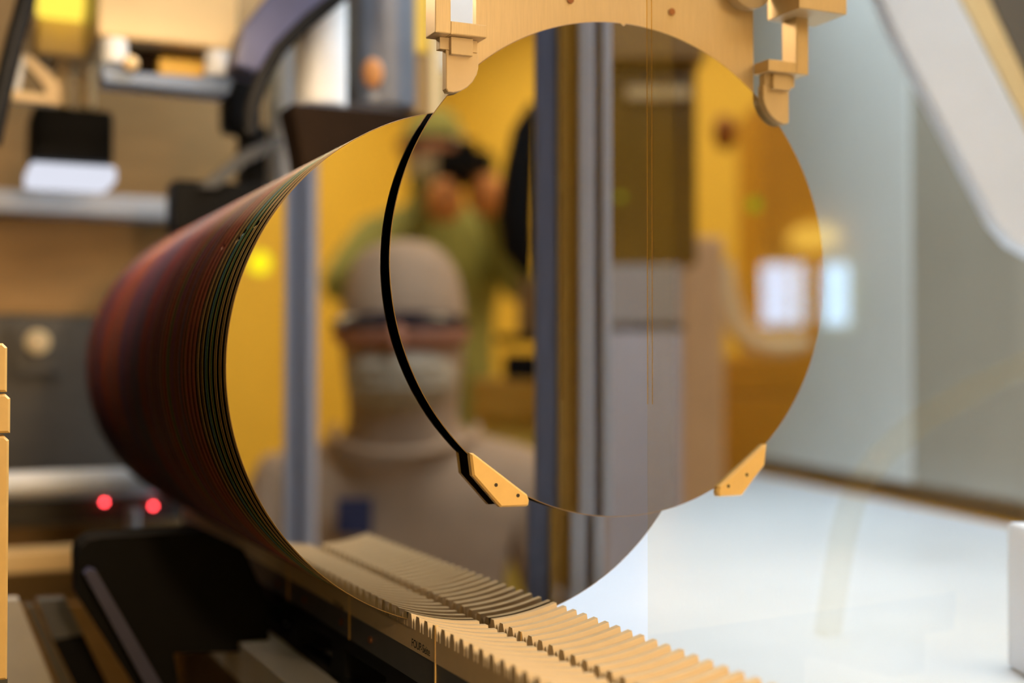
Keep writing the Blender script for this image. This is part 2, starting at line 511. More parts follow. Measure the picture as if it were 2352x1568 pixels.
# ================================================================== comb rails
T_TOP, T_SLOT, T_FLOOR = 0.1460, 0.1500, 0.1535
def tooth_mesh(name, r0, r1, n=9):
    p = PITCH_A
    big = [(-0.285, T_FLOOR + 0.001), (-0.285, T_SLOT), (-0.17, T_TOP), (0.17, T_TOP), (0.285, T_SLOT), (0.285, T_FLOOR + 0.001)]
    ridge = [(0.37, T_FLOOR + 0.001), (0.385, T_SLOT + 0.0003), (0.49, 0.1478), (0.51, 0.1478), (0.615, T_SLOT + 0.0003), (0.63, T_FLOOR + 0.001)]
    vs, fs = [], []
    for prof in (big, ridge):
        base = len(vs)
        m = len(prof)
        for i in range(n):
            r = r0 + (r1 - r0) * i / (n - 1)
            for a, rho in prof:
                vs.append((r, a * p, -math.sqrt(rho * rho - r * r)))
        for i in range(n - 1):
            for k in range(m):
                fs.append((base + i * m + k, base + i * m + (k + 1) % m, base + (i + 1) * m + (k + 1) % m, base + (i + 1) * m + k))
        fs.append(tuple(base + k for k in range(m))[::-1])
        fs.append(tuple(base + (n - 1) * m + k for k in range(m)))
    me = bpy.data.meshes.new(name)
    me.from_pydata(vs, [], fs)
    bm = bmesh.new(); bm.from_mesh(me)
    bmesh.ops.recalc_face_normals(bm, faces=bm.faces)
    bm.to_mesh(me); bm.free()
    me.materials.append(M_PEEK)
    for pl in me.polygons:
        pl.use_smooth = True
    me.set_sharp_from_angle(angle=math.radians(30))
    return me
Z_CREAM = -0.1583
A_T0 = -0.0042                     # the first tooth in front of the row
JOINT = 3                          # teeth from it to the joint
def rail(r0, r1, label, marked):
    base = L((r0 + r1) / 2, 0.2, Z_CREAM - 0.016)
    root = thing('comb_rail', base, label, 'comb rail', 'comb rails under the wafers')
    tm = tooth_mesh('tooth', r0, r1)
    first, last = -27, 54           # tooth numbers, positive away
    bar = MB().lbox(r0 + 0.0004, r1 - 0.0004, A_T0 + first * PITCH_A - 0.01, A_T0 + last * PITCH_A + 0.01, Z_CREAM - 0.0165, Z_CREAM)
    bar.build('base_bar', M_DARKBAR, root)
    k = first
    joints = [-27, -15, -3, 9, 21, 33, 45, 55]
    for s in range(len(joints) - 1):
        k0, k1 = joints[s], joints[s + 1]
        a0 = A_T0 + (k0 - 0.06) * PITCH_A
        a1 = A_T0 + (k1 - 0.06) * PITCH_A - 0.0011
        n = 9
        top = [(r0 + (r1 - r0) * i / (n - 1)) for i in range(n)]
        poly = [L(r, a0, -math.sqrt(T_FLOOR ** 2 - r * r)) for r in top] + [L(r1, a0, Z_CREAM), L(r0, a0, Z_CREAM)]
        seg = MB().prism(poly, AX * (a1 - a0)).build('comb_segment', M_PEEK, root)
        # amber strip painted for the lit segment end seen in each joint gap
        sh = MB().lbox(r0 - 0.0003, r0 + 0.0015, a1 + 0.0001, a1 + 0.0010, Z_CREAM - 0.0165, -math.sqrt(T_TOP ** 2 - r0 * r0) + 0.0002)
        sh.build('joint_lit_strip', M_CLIP, root)
        for j in range(k0, k1):
            o = bpy.data.objects.new('tooth', tm)
            COL.objects.link(o)
            o.location = L(0, A_T0 + j * PITCH_A, 0)
            o.rotation_euler = (0, 0, YAW)
            put_under(o, seg)
    return root
left_rail = rail(-0.0465, -0.0050, 'ridged beige comb rail with printed side, nearer the dark beam', True)
right_rail = rail(0.0042, 0.0446, 'ridged beige comb rail beside the bright white deck', False)
# printed words on the side of the rail
def text_mesh(body, size):
    cu = bpy.data.curves.new('print', 'FONT')
    cu.body = body
    cu.size = size
    cu.extrude = 0.00004
    cu.space_character = 0.95
    ob = bpy.data.objects.new('print', cu)
    COL.objects.link(ob)
    dg = bpy.context.evaluated_depsgraph_get()
    me = bpy.data.meshes.new_from_object(ob.evaluated_get(dg))
    bpy.data.objects.remove(ob)
    return me
def side_print(body, px, py, size, sx):
    a, z = on_r(px, py, -0.0466)
    me = text_mesh(body, size)
    me.materials.clear()
    me.materials.append(M_INK)
    o = bpy.data.objects.new('printed_words', me)
    COL.objects.link(o)
    X, Yv, Z = -AX, UP, -ER
    mtx = Matrix(((X.x, Yv.x, Z.x), (X.y, Yv.y, Z.y), (X.z, Yv.z, Z.z)))
    o.rotation_euler = mtx.to_euler()
    o.scale = (sx, 1, 1)
    o.location = L(-0.04655, a, z)
    put_under(o, left_rail)
    o['label'] = 'small black printed words FOUP-Seite'
    return o
side_print('FOUP-Seite', 945, 1483, 0.0064, 1.0)
side_print('FOUP-Seite', 766, 1388, 0.0050, 1.0)

# support beam under the rails
beam = thing('support_beam', L(-0.02, 0.2, DECK_Z - CAM.z), 'long black slotted beam carrying the comb rails', 'beam')
bz1 = Z_CREAM - 0.0165
bz0 = DECK_Z - C1.z
MB().lbox(-0.044, 0.0425, -0.36, 0.72, bz1 - 0.010, bz1).build('top_plate', M_BLACK, beam)
for i in range(10):
    a = -0.33 + i * 0.115
    MB().lbox(-0.043, 0.0415, a, a + 0.032, bz0, bz1 - 0.010).build('post', M_BLACK, beam)
MB().lbox(-0.043, -0.033, -0.36, 0.72, bz0, bz0 + 0.006).build('foot_rail', M_BLACK, beam)
for px, py in ((700, 1421), (785, 1474), (852, 1519), (640, 1390)):
    a, z = on_r(px, py, -0.0462)
    MB().cyl(L(-0.0460, a, bz1 + 0.008), L(-0.0475, a, bz1 + 0.008), 0.0022, 12).build('screw', M_COPPER, beam)

# ================================================================== gripper with the held wafer
g_root = thing('wafer_gripper', L(0.0893, -0.012, -0.082), 'beige gripper plate with brackets, fingers and lower clips holding one wafer', 'gripper')
PL = [(-0.0072, 0.160), (0.1859, 0.160), (0.1859, 0.34), (-0.0072, 0.34)]
MB().prism([L(r, -0.0065, z) for r, z in PL], AX * 0.005).build('plate', M_PEEKP, g_root)
# dark ring behind the wafer joining plate and clips
n = 60
ring = MB()
for k in range(n):
    a0, a1 = [math.radians(115 + 310 * (k + d) / n) for d in (0, 1)]
    q = []
    for an, rad in ((a0, 0.1465), (a1, 0.1465), (a1, 0.125), (a0, 0.125)):
        q.append(L(LONE[0] + rad * math.cos(an), -0.0066, LONE[2] + rad * math.sin(an)))
    ring.hexa([q[0], q[1], q[2], q[3]] + [p + AX * 0.002 for p in q])
ring.build('back_ring', M_BLACK, g_root, label='black ring arm behind the held wafer')
def mirror_r(r):
    return 2 * LONE[0] - r
def both(fn):
    fn(lambda r: r)
    fn(mirror_r)
def bracket(m):
    def lb(mb, r0, r1, a0, a1, z0, z1):
        r0, r1 = sorted((m(r0), m(r1)))
        return mb.lbox(r0, r1, a0, a1, z0, z1)
    b = MB()
    lb(b, -0.0385, -0.0292, -0.0225, -0.0066, 0.1870, 0.260)
    lb(b, -0.0292, -0.0072, -0.0225, -0.0066, 0.1870, 0.1945)
    b.build('bracket', M_PEEKP, g_root, bevel=0.0007)
    t = MB(); lb(t, -0.055, -0.018, -0.040, -0.0066, 0.2235, 0.290); 
    if m(0.0) != 0.0:
        t.build('upper_block', M_PEEKP, g_root, bevel=0.0006)
    nk = MB(); lb(nk, -0.0330, -0.0098, -0.0150, -0.0090, 0.1800, 0.1869); nk.build('finger_neck', M_PEEK, g_root, bevel=0.0004)
    sm = MB(); lb(sm, -0.0275, -0.0140, -0.0185, -0.0150, 0.1770, 0.1868); sm.build('finger_block', M_PEEK, g_root, bevel=0.0004)
    pts = [(-0.0290, 0.1800), (-0.0290, 0.1580), (-0.0278, 0.1562), (-0.0245, 0.1560), (-0.0200, 0.1572), (-0.0160, 0.1596), (-0.0125, 0.1632), (-0.0100, 0.1676), (-0.0090, 0.1715), (-0.0090, 0.1800)]
    pts = [(m(r), z) for r, z in pts]
    MB().bevel_prism([L(r, -0.0088, z) for r, z in pts], -AX * 0.0058, 0.0005, 0.0005).build('finger', M_PEEK, g_root)
both(bracket)
def clip(m):
    pts = [(-0.0129, -0.0489), (-0.0108, -0.0490), (0.0232, -0.0740), (0.0245, -0.0775), (0.0240, -0.0802), (0.0228, -0.0808), (0.0061, -0.0806), (-0.0112, -0.0618)]
    pts = [(m(r), z) for r, z in pts]
    c = MB().bevel_prism([L(r, -0.0070, z) for r, z in pts], -AX * 0.0052, 0.0011, 0.0014).build('lower_clip', M_CLIP, g_root)
    for r, z in ((0.0030, -0.0676), (0.0169, -0.0742)):
        MB().cyl(L(m(r), -0.01220, z), L(m(r), -0.01235, z), 0.0011, 14).build('hole_disc', M_HOLE, c)  # dark disc on the face, coloured as the shade inside a hole
both(clip)
# screws, boss on the plate
for px, py in ((1310, 0), (1543, 27)):
    r, z = on_a(px, py, -0.0068)
    MB().cyl(L(r, -0.0064, z), L(r, -0.0074, z), 0.0022, 16).build('screw', M_COPPER, g_root)
r, z = on_a(1708, -32, -0.0068)
MB().cyl(L(r, -0.0064, z), L(r, -0.016, z), 0.0165, 40).build('boss', M_PEEK, g_root, smooth=True, bevel=0.001)
MB().lbox(0.06, 0.12, -0.03, 0.01, 0.34, CZ - C1.z).build('lift_post', M_STEEL, g_root)

# ================================================================== clear pane in front of the held wafer
M_PANE = clear('clear_acrylic', (0.995, 0.982, 0.94), 0.05)
M_PEDGE = mat('acrylic_edge', (214, 150, 50), 0.3, noise=0.05, scale=40)
p0 = CAM + Vector((0.0762, 0.728, 0))
pd = Vector((1, -0.30, 0)).normalized()
pn = Vector((pd.y, -pd.x, 0))
pane = thing('acrylic_panel', p0 + Vector((0, 0, -0.2)), 'clear acrylic panel standing before the held wafer beside the deck', 'clear panel')
lo_z, hi_z = DECK_Z - CAM.z, 0.55
MB().box(p0 + Vector((0, 0, lo_z)), pd * 0.235, pn * -0.0022, Vector((0, 0, hi_z - lo_z))).build('sheet', M_PANE, pane)
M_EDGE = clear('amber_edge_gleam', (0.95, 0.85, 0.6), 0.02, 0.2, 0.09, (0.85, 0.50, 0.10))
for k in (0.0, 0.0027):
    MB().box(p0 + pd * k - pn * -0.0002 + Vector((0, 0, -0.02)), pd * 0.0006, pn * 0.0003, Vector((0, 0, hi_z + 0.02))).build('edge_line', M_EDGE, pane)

# ================================================================== amber posts at the edge of the view
post = thing('amber_post', apt(-30, 1700, 0.08), 'amber-lit beige post of stacked chamfered blocks at the picture edge', 'post')
def seg(px1, y0, y1, name, m=M_CLIP):
    r1, z1 = on_a(px1, y0, 0.08)
    r0 = on_a(-90, y0, 0.08)[0]
    z0 = on_a(px1, y1, 0.08)[1]
    c = 0.0024
    pts = [(r0, z0), (r1, z0), (r1, z1 - c), (r1 - c, z1), (r0, z1)]
    MB().bevel_prism([L(r, 0.10, z) for r, z in pts], -AX * 0.02, 0.0012, 0.0012).build(name, m, post)
seg(17, 788, 900, 'upper_block')
seg(24, 905, 994, 'middle_block')
seg(21, 1001, 1560, 'lower_block')
zz = on_a(0, 1560, 0.08)[1]
MB().lbox(on_a(-90, 1560, 0.08)[0], on_a(18, 1560, 0.08)[0], 0.082, 0.098, -0.98, zz).build('foot', M_DARKBAR, post)

# ================================================================== the dark interior and units behind
ROOF_Z = 0.62
# cream unit with knobs and blue-grey bar
u = thing('sensor_unit', apt(385, 205, 0.62), 'large cream unit hanging top of view with white knobs and blue-grey bar', 'machine unit')
abox(225, -260, 547, 98, 0.62, 0.14).build('body', M_CREAM, u, bevel=0.004)
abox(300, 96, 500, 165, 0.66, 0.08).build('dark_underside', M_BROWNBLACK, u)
for px, py in ((262, 124), (500, 152)):
    c0 = apt(px, py + 24, 0.63); c1 = apt(px, py - 32, 0.63)
    MB().cyl(c0, Vector((c0.x, c0.y, c1.z)), 0.0135, 20).build('knob', M_WHITE, u, smooth=True, bevel=0.002)
    abox(px - 30, py + 15, px + 28, py + 55, 0.625, 0.03).build('knob_base', M_BLUEGREY, u, bevel=0.002)
apoly([(235, 160), (535, 182), (525, 216), (240, 186)], 0.615, 0.04).build('cross_bar', M_BLUEGREY, u)
abox(366, 135, 476, 178, 0.645, 0.03).build('yellow_block', M_YELLOW, u, bevel=0.003)
c0 = apt(300, 146, 0.61)
MB().ball(c0, 0.008, 0.008, 0.008).build('pilot_lamp', M_PEACH, u, smooth=True)
# black sensor head with white bar on a cream hanger
u = thing('camera_head', apt(165, 415, 0.80), 'black sensor head with a white bar lamp below it on two rods', 'sensor')
abox(74, 246, 262, 372, 0.80, 0.09).build('body', M_BLACK, u, bevel=0.008)
bar = abox(70, 376, 268, 414, 0.79, 0.10).build('bar_lamp', emission('bar_lamp_glow', (0.86, 0.88, 1.0), 0.62), u, bevel=0.004)
for px in (143, 200):
    c0, c1 = apt(px, 246, 0.83), apt(px, 120, 0.83)
    MB().cyl(c0, Vector((c0.x, c0.y, c1.z)), 0.0075, 14).build('rod', M_PEACH, u, smooth=True)
abox(82, 28, 215, 128, 0.80, 0.10).build('hanger_block', M_CREAM, u, bevel=0.004)
c0 = apt(150, 30, 0.84)
MB().cyl(c0, Vector((c0.x, c0.y, C1.z + ROOF_Z)), 0.012, 14).build('hanger_rod', M_STEEL, u)
u = tag(abox(92, -70, 216, 22, 0.74, 0.05).build('yellow_lamp', emission('yellow_lamp_glow', (1.0, 0.72, 0.08), 0.95), bevel=0.005), 'bright yellow lamp block in the top corner above the cream hanger', 'lamp')
# white triangular bracket
u = thing('white_bracket', apt(80, 240, 0.70), 'white triangular bracket beside the black sensor head', 'bracket')
apoly([(12, 205), (18, 130), (45, 118), (60, 128), (46, 205)], 0.70, 0.02).build('upright', M_WHITE, u)
apoly([(46, 128), (72, 128), (138, 190), (138, 222), (110, 222), (100, 192)], 0.70, 0.02).build('brace', M_CREAM, u)
apoly([(12, 204), (136, 222), (136, 240), (12, 226)], 0.70, 0.02).build('foot', M_CREAM, u)
tag(MB().tube([apt(-20, 330, 0.55), apt(6, 210, 0.55), apt(34, 95, 0.55), apt(66, -20, 0.55), apt(100, -160, 0.55)], 0.0085, 12).build('black_hose', M_BLACK, smooth=True), 'thick black hose slanting through the top corner', 'hose')

# dark blue arm and black cable
tag(apoly([(540, 150), (560, 60), (640, -40), (800, -140), (900, -140), (770, -5), (690, 60), (640, 110), (600, 170)], 0.52, 0.05).build('robot_arm', M_BLUEBLACK, bevel=0.004), 'dark blue machine arm slanting down beside the cream unit', 'machine arm')
tag(MB().tube([apt(860, -70, 0.49), apt(775, -5, 0.49), apt(700, 55, 0.49), apt(640, 115, 0.49), apt(600, 185, 0.49), apt(580, 250, 0.49), apt(575, 310, 0.49)], 0.007, 12).build('black_cable', M_BLACK, smooth=True), 'black cable bowing down beside the dark blue arm', 'cable')
# black post with slanted arm and bracket
u = thing('black_stand', apt(560, 530, 0.70), 'black stand with slanted arm and block behind the wafer row', 'stand')
abox(522, 170, 606, 300, 0.70, 0.05).build('head', M_BLACK, u, bevel=0.01)
abox(556, 290, 612, 900, 0.72, 0.03).build('post', M_BLACK, u)
apoly([(456, 430), (560, 345), (640, 310), (650, 335), (570, 372), (500, 430)], 0.68, 0.03).build('slanted_arm', M_DARKBAR, u)
abox(400, 418, 640, 540, 0.69, 0.05).build('block', M_BLACK, u, bevel=0.004)
tag(MB().cyl(apt(650, 620, 0.80), Vector((apt(650, 620, 0.80).x, apt(650, 620, 0.80).y, C1.z + 0.5)), 0.019, 24).build('steel_post', M_GREYRAIL, smooth=True), 'pale steel post behind the black stand', 'post')
# enamel and steel drums
c = apt(735, 245, 0.58)
tag(MB().cyl(c, Vector((c.x, c.y, C1.z + ROOF_Z)), 0.027, 28).build('white_column', M_WHITE, smooth=True), 'white round column between the blue arm and the grey drum', 'column')
c = apt(868, 250, 0.66)
u = thing('grey_drum', c, 'grey steel drum with an orange spot above the dark brown housing', 'drum')
MB().cyl(c, Vector((c.x, c.y, C1.z + ROOF_Z)), 0.042, 36).build('shell', mat('drum_steel', (118, 119, 126), 0.36, metal=0.6, noise=0.08, scale=30), u, smooth=True)
MB().ball(apt(856, 168, 0.612), 0.011, 0.004, 0.016).build('orange_spot', M_GLOVE, u, smooth=True)
u = thing('brown_housing', apt(815, 372, 0.50), 'dark brown housing box behind the top of the wafer row', 'housing')
apoly([(668, 236), (985, 262), (985, 420), (700, 420), (690, 340)], 0.50, 0.05).build('case', M_BROWNBLACK, u, bevel=0.003)
u = thing('gold_column', apt(968, 280, 0.64), 'gold and brown upright column left of the gripper plate', 'column')
abox(935, -240, 985, 120, 0.64, 0.03).build('upper_cover', M_YELLOW, u, bevel=0.002)
abox(935, 122, 990, 300, 0.642, 0.03).build('lower_cover', M_BROWNREC, u, bevel=0.002)
abox(990, -240, 1010, 300, 0.70, 0.03).build('edge_strip', M_CREAM, u, bevel=0.002)

tag(abox(1012, -300, 1120, 160, 0.70, 0.02).build('machine_cover', M_GREYRAIL, bevel=0.002), 'pale grey machine cover seen through the gripper bracket window', 'cover')
# lower rear: button, rail pipe, leds, strips
u = thing('round_button', apt(85, 815, A_WALL), 'round peach button on a grey plate on the rear wall', 'button')
abox(25, 745, 140, 862, A_WALL - 0.012, 0.0115).build('plate', M_WALLG, u, bevel=0.002)
MB().cyl(apt(86, 785, A_WALL - 0.012), apt(86, 785, A_WALL - 0.030), 0.0155, 24).build('cap', M_PEACH, u, smooth=True, bevel=0.003)
c0, c1 = apt(-80, 1118, 0.80), apt(420, 1103, 0.80)
z = (c0.z + c1.z) / 2
tag(MB().cyl(Vector((c0.x, c0.y, z)), Vector((c1.x, c1.y, z)), 0.0155, 24).build('guide_pipe', M_WHITE, smooth=True), 'pale horizontal guide pipe above the two red lamps', 'pipe')
u = thing('lamp_bar', apt(200, 1250, 0.82), 'brown-grey bar with two red pilot lamps and a white stud', 'bar')
abox(-60, 1146, 430, 1200, 0.82, 0.04).build('bar', M_WALLG, u, bevel=0.002)
abox(-60, 1202, 430, 1420, 0.86, 0.03).build('apron', M_WALLM, u)
M_RED = emission('red_pilot', (1.0, 0.05, 0.06), 14.0)
for px, py in ((240, 1153), (352, 1162)):
    MB().ball(apt(px, py, 0.812), 0.0024, 0.0024, 0.0024).build('red_lamp', M_RED, u, smooth=True)
MB().cyl(apt(305, 1225, 0.80), Vector((apt(305, 1225, 0.80).x, apt(305, 1225, 0.80).y, apt(305, 1165, 0.80).z)), 0.0075, 16).build('stud', M_GREYRAIL, u, smooth=True)
tag(abox(-40, 1268, 190, 1316, 0.70, 0.05).build('pale_ledge', M_CREAM, bevel=0.002), 'pale ledge strip left of the black support plate', 'ledge')
# black support plate
u = thing('support_plate', apt(400, 1568, 0.30), 'black rounded support plate below the wafer row with bluish edge', 'support plate')
pts = [(180, 1285), (186, 1258), (205, 1242), (230, 1236), (470, 1222), (560, 1262), (760, 1375), (790, 1480), (400, 1500), (420, 1640), (350, 1640), (182, 1375)]
pts = [on_a(x, y, 0.30) for x, y in pts]
MB().prism([L(min(r, -0.052), 0.30, z) for r, z in pts], AX * 0.05).build('plate', M_BLACK, u)
apoly([(194, 1318), (206, 1306), (222, 1312), (400, 1620), (360, 1620)], 0.285, 0.0145).build('edge_trim', M_BLUEBLACK, u)
u = thing('slanted_slides', apt(80, 1700, 0.36), 'grey slanted slide bars in the lower corner beside the black plate', 'slide bars')
apoly([(10, 1378), (44, 1378), (150, 1640), (0, 1640)], 0.36, 0.02).build('slide', M_GREYRAIL, u)
apoly([(60, 1392), (78, 1392), (200, 1640), (165, 1640)], 0.37, 0.02).build('slide', M_WALLG, u)
apoly([(86, 1380), (150, 1376), (190, 1455), (122, 1470)], 0.40, 0.02).build('dark_block', M_DARKBAR, u)
apoly([(122, 1472), (192, 1458), (280, 1640), (205, 1640)], 0.40, 0.02).build('dark_well', M_BLACK, u)
tag(abox(-60, 1380, 620, 1900, 0.62, 0.02).build('lower_apron', M_WALLM), 'brown sheet metal apron low behind the black support plate', 'apron')
struct(MB().lbox(-1.4, -0.062, 0.0, A_WALL, -0.98, -0.36).build('machine_base', M_WALLG))

# ================================================================== right of the deck
def wpoly(pts, d, th, mb=None):
    return (mb or MB()).prism([W(x, y, d) for x, y in pts], Vector((0, th, 0)))
u = thing('sloping_cover', W(2200, 300, 1.30), 'pale grey sloping cover with a peach edge in the top corner', 'cover')
wpoly([(1960, -160), (2060, 80), (2290, 515), (2330, 560), (2420, 610), (2420, 420), (2205, 0), (2130, -160)], 1.30, 0.03).build('panel', M_STRUT, u, bevel=0.003)
wpoly([(2136, -160), (2211, 0), (2426, 420), (2426, 320), (2290, 40), (2200, -160)], 1.32, 0.03).build('edge_strip', M_PEACH, u)
wpoly([(2206, -160), (2296, 40), (2430, 320), (2430, -160)], 1.36, 0.02).build('back_panel', M_DARKBAR, u)
u = thing('deck_post', W(2350, 1600, 1.0), 'pale beige square post at the lower corner of the deck', 'post')
wpoly([(2378, 1218), (2470, 1218), (2470, 1568), (2378, 1568)], 0.86, 0.05).build('post', M_STRUT, u, bevel=0.003)
# translucent band shaped to imitate a curved reflection in the pane
M_REFLBAND = clear('yellow_reflection_band', (0.99, 0.982, 0.95), 0.008, 0.1, 0.02, (0.8, 0.65, 0.35))
hp = [W(2420, 800, 1.02), W(2340, 842, 1.02), W(2240, 892, 1.02), W(2120, 962, 1.02), W(2030, 1040, 1.02), W(1968, 1120, 1.02), W(1938, 1220, 1.02), W(1918, 1340, 1.02), W(1900, 1450, 1.02)]
hp[-1].z = DECK_Z + 0.0
tag(MB().tube(hp, 0.0105, 16).build('reflection_band', M_REFLBAND, smooth=True), 'clear yellowish band imitating a curved reflection over the white deck', 'hose')
# machine lamp over the deck
lamp = thing('deck_lamp', (0.62, 1.35, 2.02), 'white strip lamp over the deck', 'lamp')
wbox(0.28, 0.60, 0.75, 2.2, 2.06, 2.10).build('housing', M_LAMPFRAME, lamp)
wbox(0.30, 0.58, 0.78, 2.17, 2.05, 2.0599).build('tube_cover', emission('deck_lamp_glow', (0.60, 0.78, 1.0), MACHINE_LAMP), lamp)
SP = Vector((0.20, -0.03, 1.14))
lamp = thing('station_lamp', SP, 'warm spot lamp aimed at the comb rails', 'lamp')
aim = (Vector((0.02, 0.70, 0.96)) - SP).normalized()
MB().tube([SP - aim * 0.10, SP - aim * 0.06, SP - aim * 0.01, SP - aim * 0.002], [0.02, 0.042, 0.045, 0.047], 24, close=False).build('shade', M_LAMPFRAME, lamp, smooth=True)
MB().cyl(SP - aim * 0.099, SP - aim * 0.05, 0.018, 16).build('socket', M_BLACK, lamp, smooth=True)
MB().tube([SP - aim * 0.10, SP - aim * 0.12 + Vector((0, 0, 0.05)), Vector((SP.x + 0.05, SP.y - 0.15, 1.9)), Vector((SP.x + 0.05, SP.y - 0.15, CZ))], 0.008, 10).build('hanger', M_STEEL, lamp, smooth=True)
sd = bpy.data.lights.new('station_bulb', 'SPOT')
sd.energy = TASK_LAMP
sd.color = (1.0, 0.70, 0.40)
sd.spot_size = math.radians(50)
sd.spot_blend = 0.6
sd.shadow_soft_size = 0.025
so = bpy.data.objects.new('bulb', sd)
COL.objects.link(so)
so.location = SP + aim * 0.001
so.rotation_euler = aim.to_track_quat('-Z', 'Y').to_euler()
put_under(so, lamp)
lamp = thing('rear_fill', (-0.25, 0.98, 1.36), 'added amber fill strip out of view above the wafer row', 'lamp')  # added out of view to brighten the rim tops and rear units
wbox(-0.46, -0.10, 0.92, 1.05, 1.37, 1.39).build('housing', M_LAMPFRAME, lamp)
wbox(-0.45, -0.11, 0.93, 1.04, 1.36, 1.3699).build('tube_cover', emission('rear_fill_glow', (1.0, 0.74, 0.46), REAR_FILL), lamp)
wbox(-0.29, -0.27, 0.97, 0.99, 1.39, CZ).build('hanger', M_STEEL, lamp)

# ================================================================== what the wafers show of the aisle
# aluminium posts
u = thing('profile_post', V(1310, 1400, 1.12), 'wide grey aluminium post of the machine front with a brown channel', 'post')
u.location.z = 0
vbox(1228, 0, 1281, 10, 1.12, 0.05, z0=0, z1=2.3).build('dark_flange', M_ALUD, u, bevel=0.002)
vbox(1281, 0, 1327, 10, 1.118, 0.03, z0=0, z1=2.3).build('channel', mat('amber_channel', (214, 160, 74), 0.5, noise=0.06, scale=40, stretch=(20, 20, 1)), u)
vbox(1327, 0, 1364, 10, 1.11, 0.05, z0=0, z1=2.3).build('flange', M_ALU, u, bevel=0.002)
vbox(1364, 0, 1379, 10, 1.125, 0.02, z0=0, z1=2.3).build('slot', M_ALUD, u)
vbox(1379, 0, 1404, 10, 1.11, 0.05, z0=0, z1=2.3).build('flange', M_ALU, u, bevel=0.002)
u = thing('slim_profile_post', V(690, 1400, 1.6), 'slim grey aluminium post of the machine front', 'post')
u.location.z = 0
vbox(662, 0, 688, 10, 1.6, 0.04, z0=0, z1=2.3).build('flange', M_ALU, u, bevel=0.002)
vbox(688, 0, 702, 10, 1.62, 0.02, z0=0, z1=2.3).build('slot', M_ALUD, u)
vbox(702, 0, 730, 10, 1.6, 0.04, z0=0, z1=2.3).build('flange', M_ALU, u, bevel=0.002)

# people
def person(name, base, joints, edges, radii, suit, root_i, label):
    me = bpy.data.meshes.new(name)
    f = Vector((-VF.x, -VF.y, 0)).normalized()
    s = Vector((VR.x, VR.y, 0)).normalized()
    me.from_pydata([s * j[0] + f * j[1] + UP * j[2] for j in joints], edges, [])
    ob = bpy.data.objects.new(name, me)
    COL.objects.link(ob)
    mod = ob.modifiers.new('skin', 'SKIN')
    mod.use_smooth_shade = True
    if not me.skin_vertices:
        bm = bmesh.new(); bm.from_mesh(me); bm.verts.layers.skin.verify(); bm.to_mesh(me); bm.free()
    for i, sv in enumerate(me.skin_vertices[0].data):
        sv.radius = radii[i]
        sv.use_root = i == root_i
    sub = ob.modifiers.new('sub', 'SUBSURF')
    sub.levels = 2; sub.render_levels = 2
    dg = bpy.context.evaluated_depsgraph_get()
    m2 = bpy.data.meshes.new_from_object(ob.evaluated_get(dg))
    bpy.data.objects.remove(ob)
    m2.materials.clear()
    m2.materials.append(suit)
    for p in m2.polygons:
        p.use_smooth = True
    o = bpy.data.objects.new(name, m2)
    COL.objects.link(o)
    o.location = base
    tag(o, label, 'person')
    def pt(x, y, z):
        return base + s * x + f * y + UP * z
    return o, pt, s, f
def hand(J, E, Rr, wrist, direction, palm_side, up):
    d = Vector(direction).normalized()
    w = Vector(J[wrist])
    side = Vector(palm_side).normalized()
    u = Vector(up).normalized()
    J.append(tuple(w + d * 0.055)); Rr.append((0.036, 0.018)); p = len(J) - 1
    E.append((wrist, p))
    for k, ln in enumerate((0.030, 0.036, 0.034, 0.027)):
        b = w + d * 0.095 + side * (0.030 - 0.020 * k)
        J.append(tuple(b)); Rr.append((0.0095, 0.0095)); E.append((p, len(J) - 1))
        J.append(tuple(b + d * ln * 0.8 + u * 0.016)); Rr.append((0.0085, 0.0085)); E.append((len(J) - 2, len(J) - 1))
        J.append(tuple(b + d * ln * 1.0 + u * 0.040)); Rr.append((0.007, 0.007)); E.append((len(J) - 2, len(J) - 1))
    b = w + d * 0.050 + side * 0.045
    J.append(tuple(b)); Rr.append((0.011, 0.011)); E.append((p, len(J) - 1))
    J.append(tuple(b + d * 0.035 + u * 0.012 + side * 0.010)); Rr.append((0.009, 0.009)); E.append((len(J) - 2, len(J) - 1))
def face(o, pt, s, f, hz, hy, hooded, masked):
    """hz: height of the eyes, hy: forward offset of the head axis"""
    c = pt(0, hy, hz)
    MB().ball(c + f * 0.040 + UP * -0.008, 0.106, 0.084, 0.036, 20, 11, s, f, UP).build('eye_band', M_SKIN, o, smooth=True, label='skin around the eyes between hood and mask')
    MB().ball(c + f * 0.043 + UP * 0.008, 0.108, 0.086, 0.024, 20, 11, s, f, UP).build('goggle', M_LENS, o, smooth=True)
    MB().ball(c + f * 0.124 + UP * -0.014, 0.012, 0.014, 0.022, 12, 8, s, f, UP).build('nose', M_SKIN, o, smooth=True)
    mk = MB()
    mk.ball(c + f * 0.040 + UP * -0.074, 0.086, 0.080, 0.062, 20, 11, s, f, UP)
    mk.build('face_mask', M_MASK, o, smooth=True)
    for k in range(3):
        MB().tube([c + f * (0.040 + 0.083 * math.cos(an)) + s * (0.084 * math.sin(an)) + UP * (-0.058 - 0.016 * k) for an in [math.radians(-55 + 11 * i) for i in range(11)]], 0.0022, 6).build('mask_pleat', M_MASK, o, smooth=True)

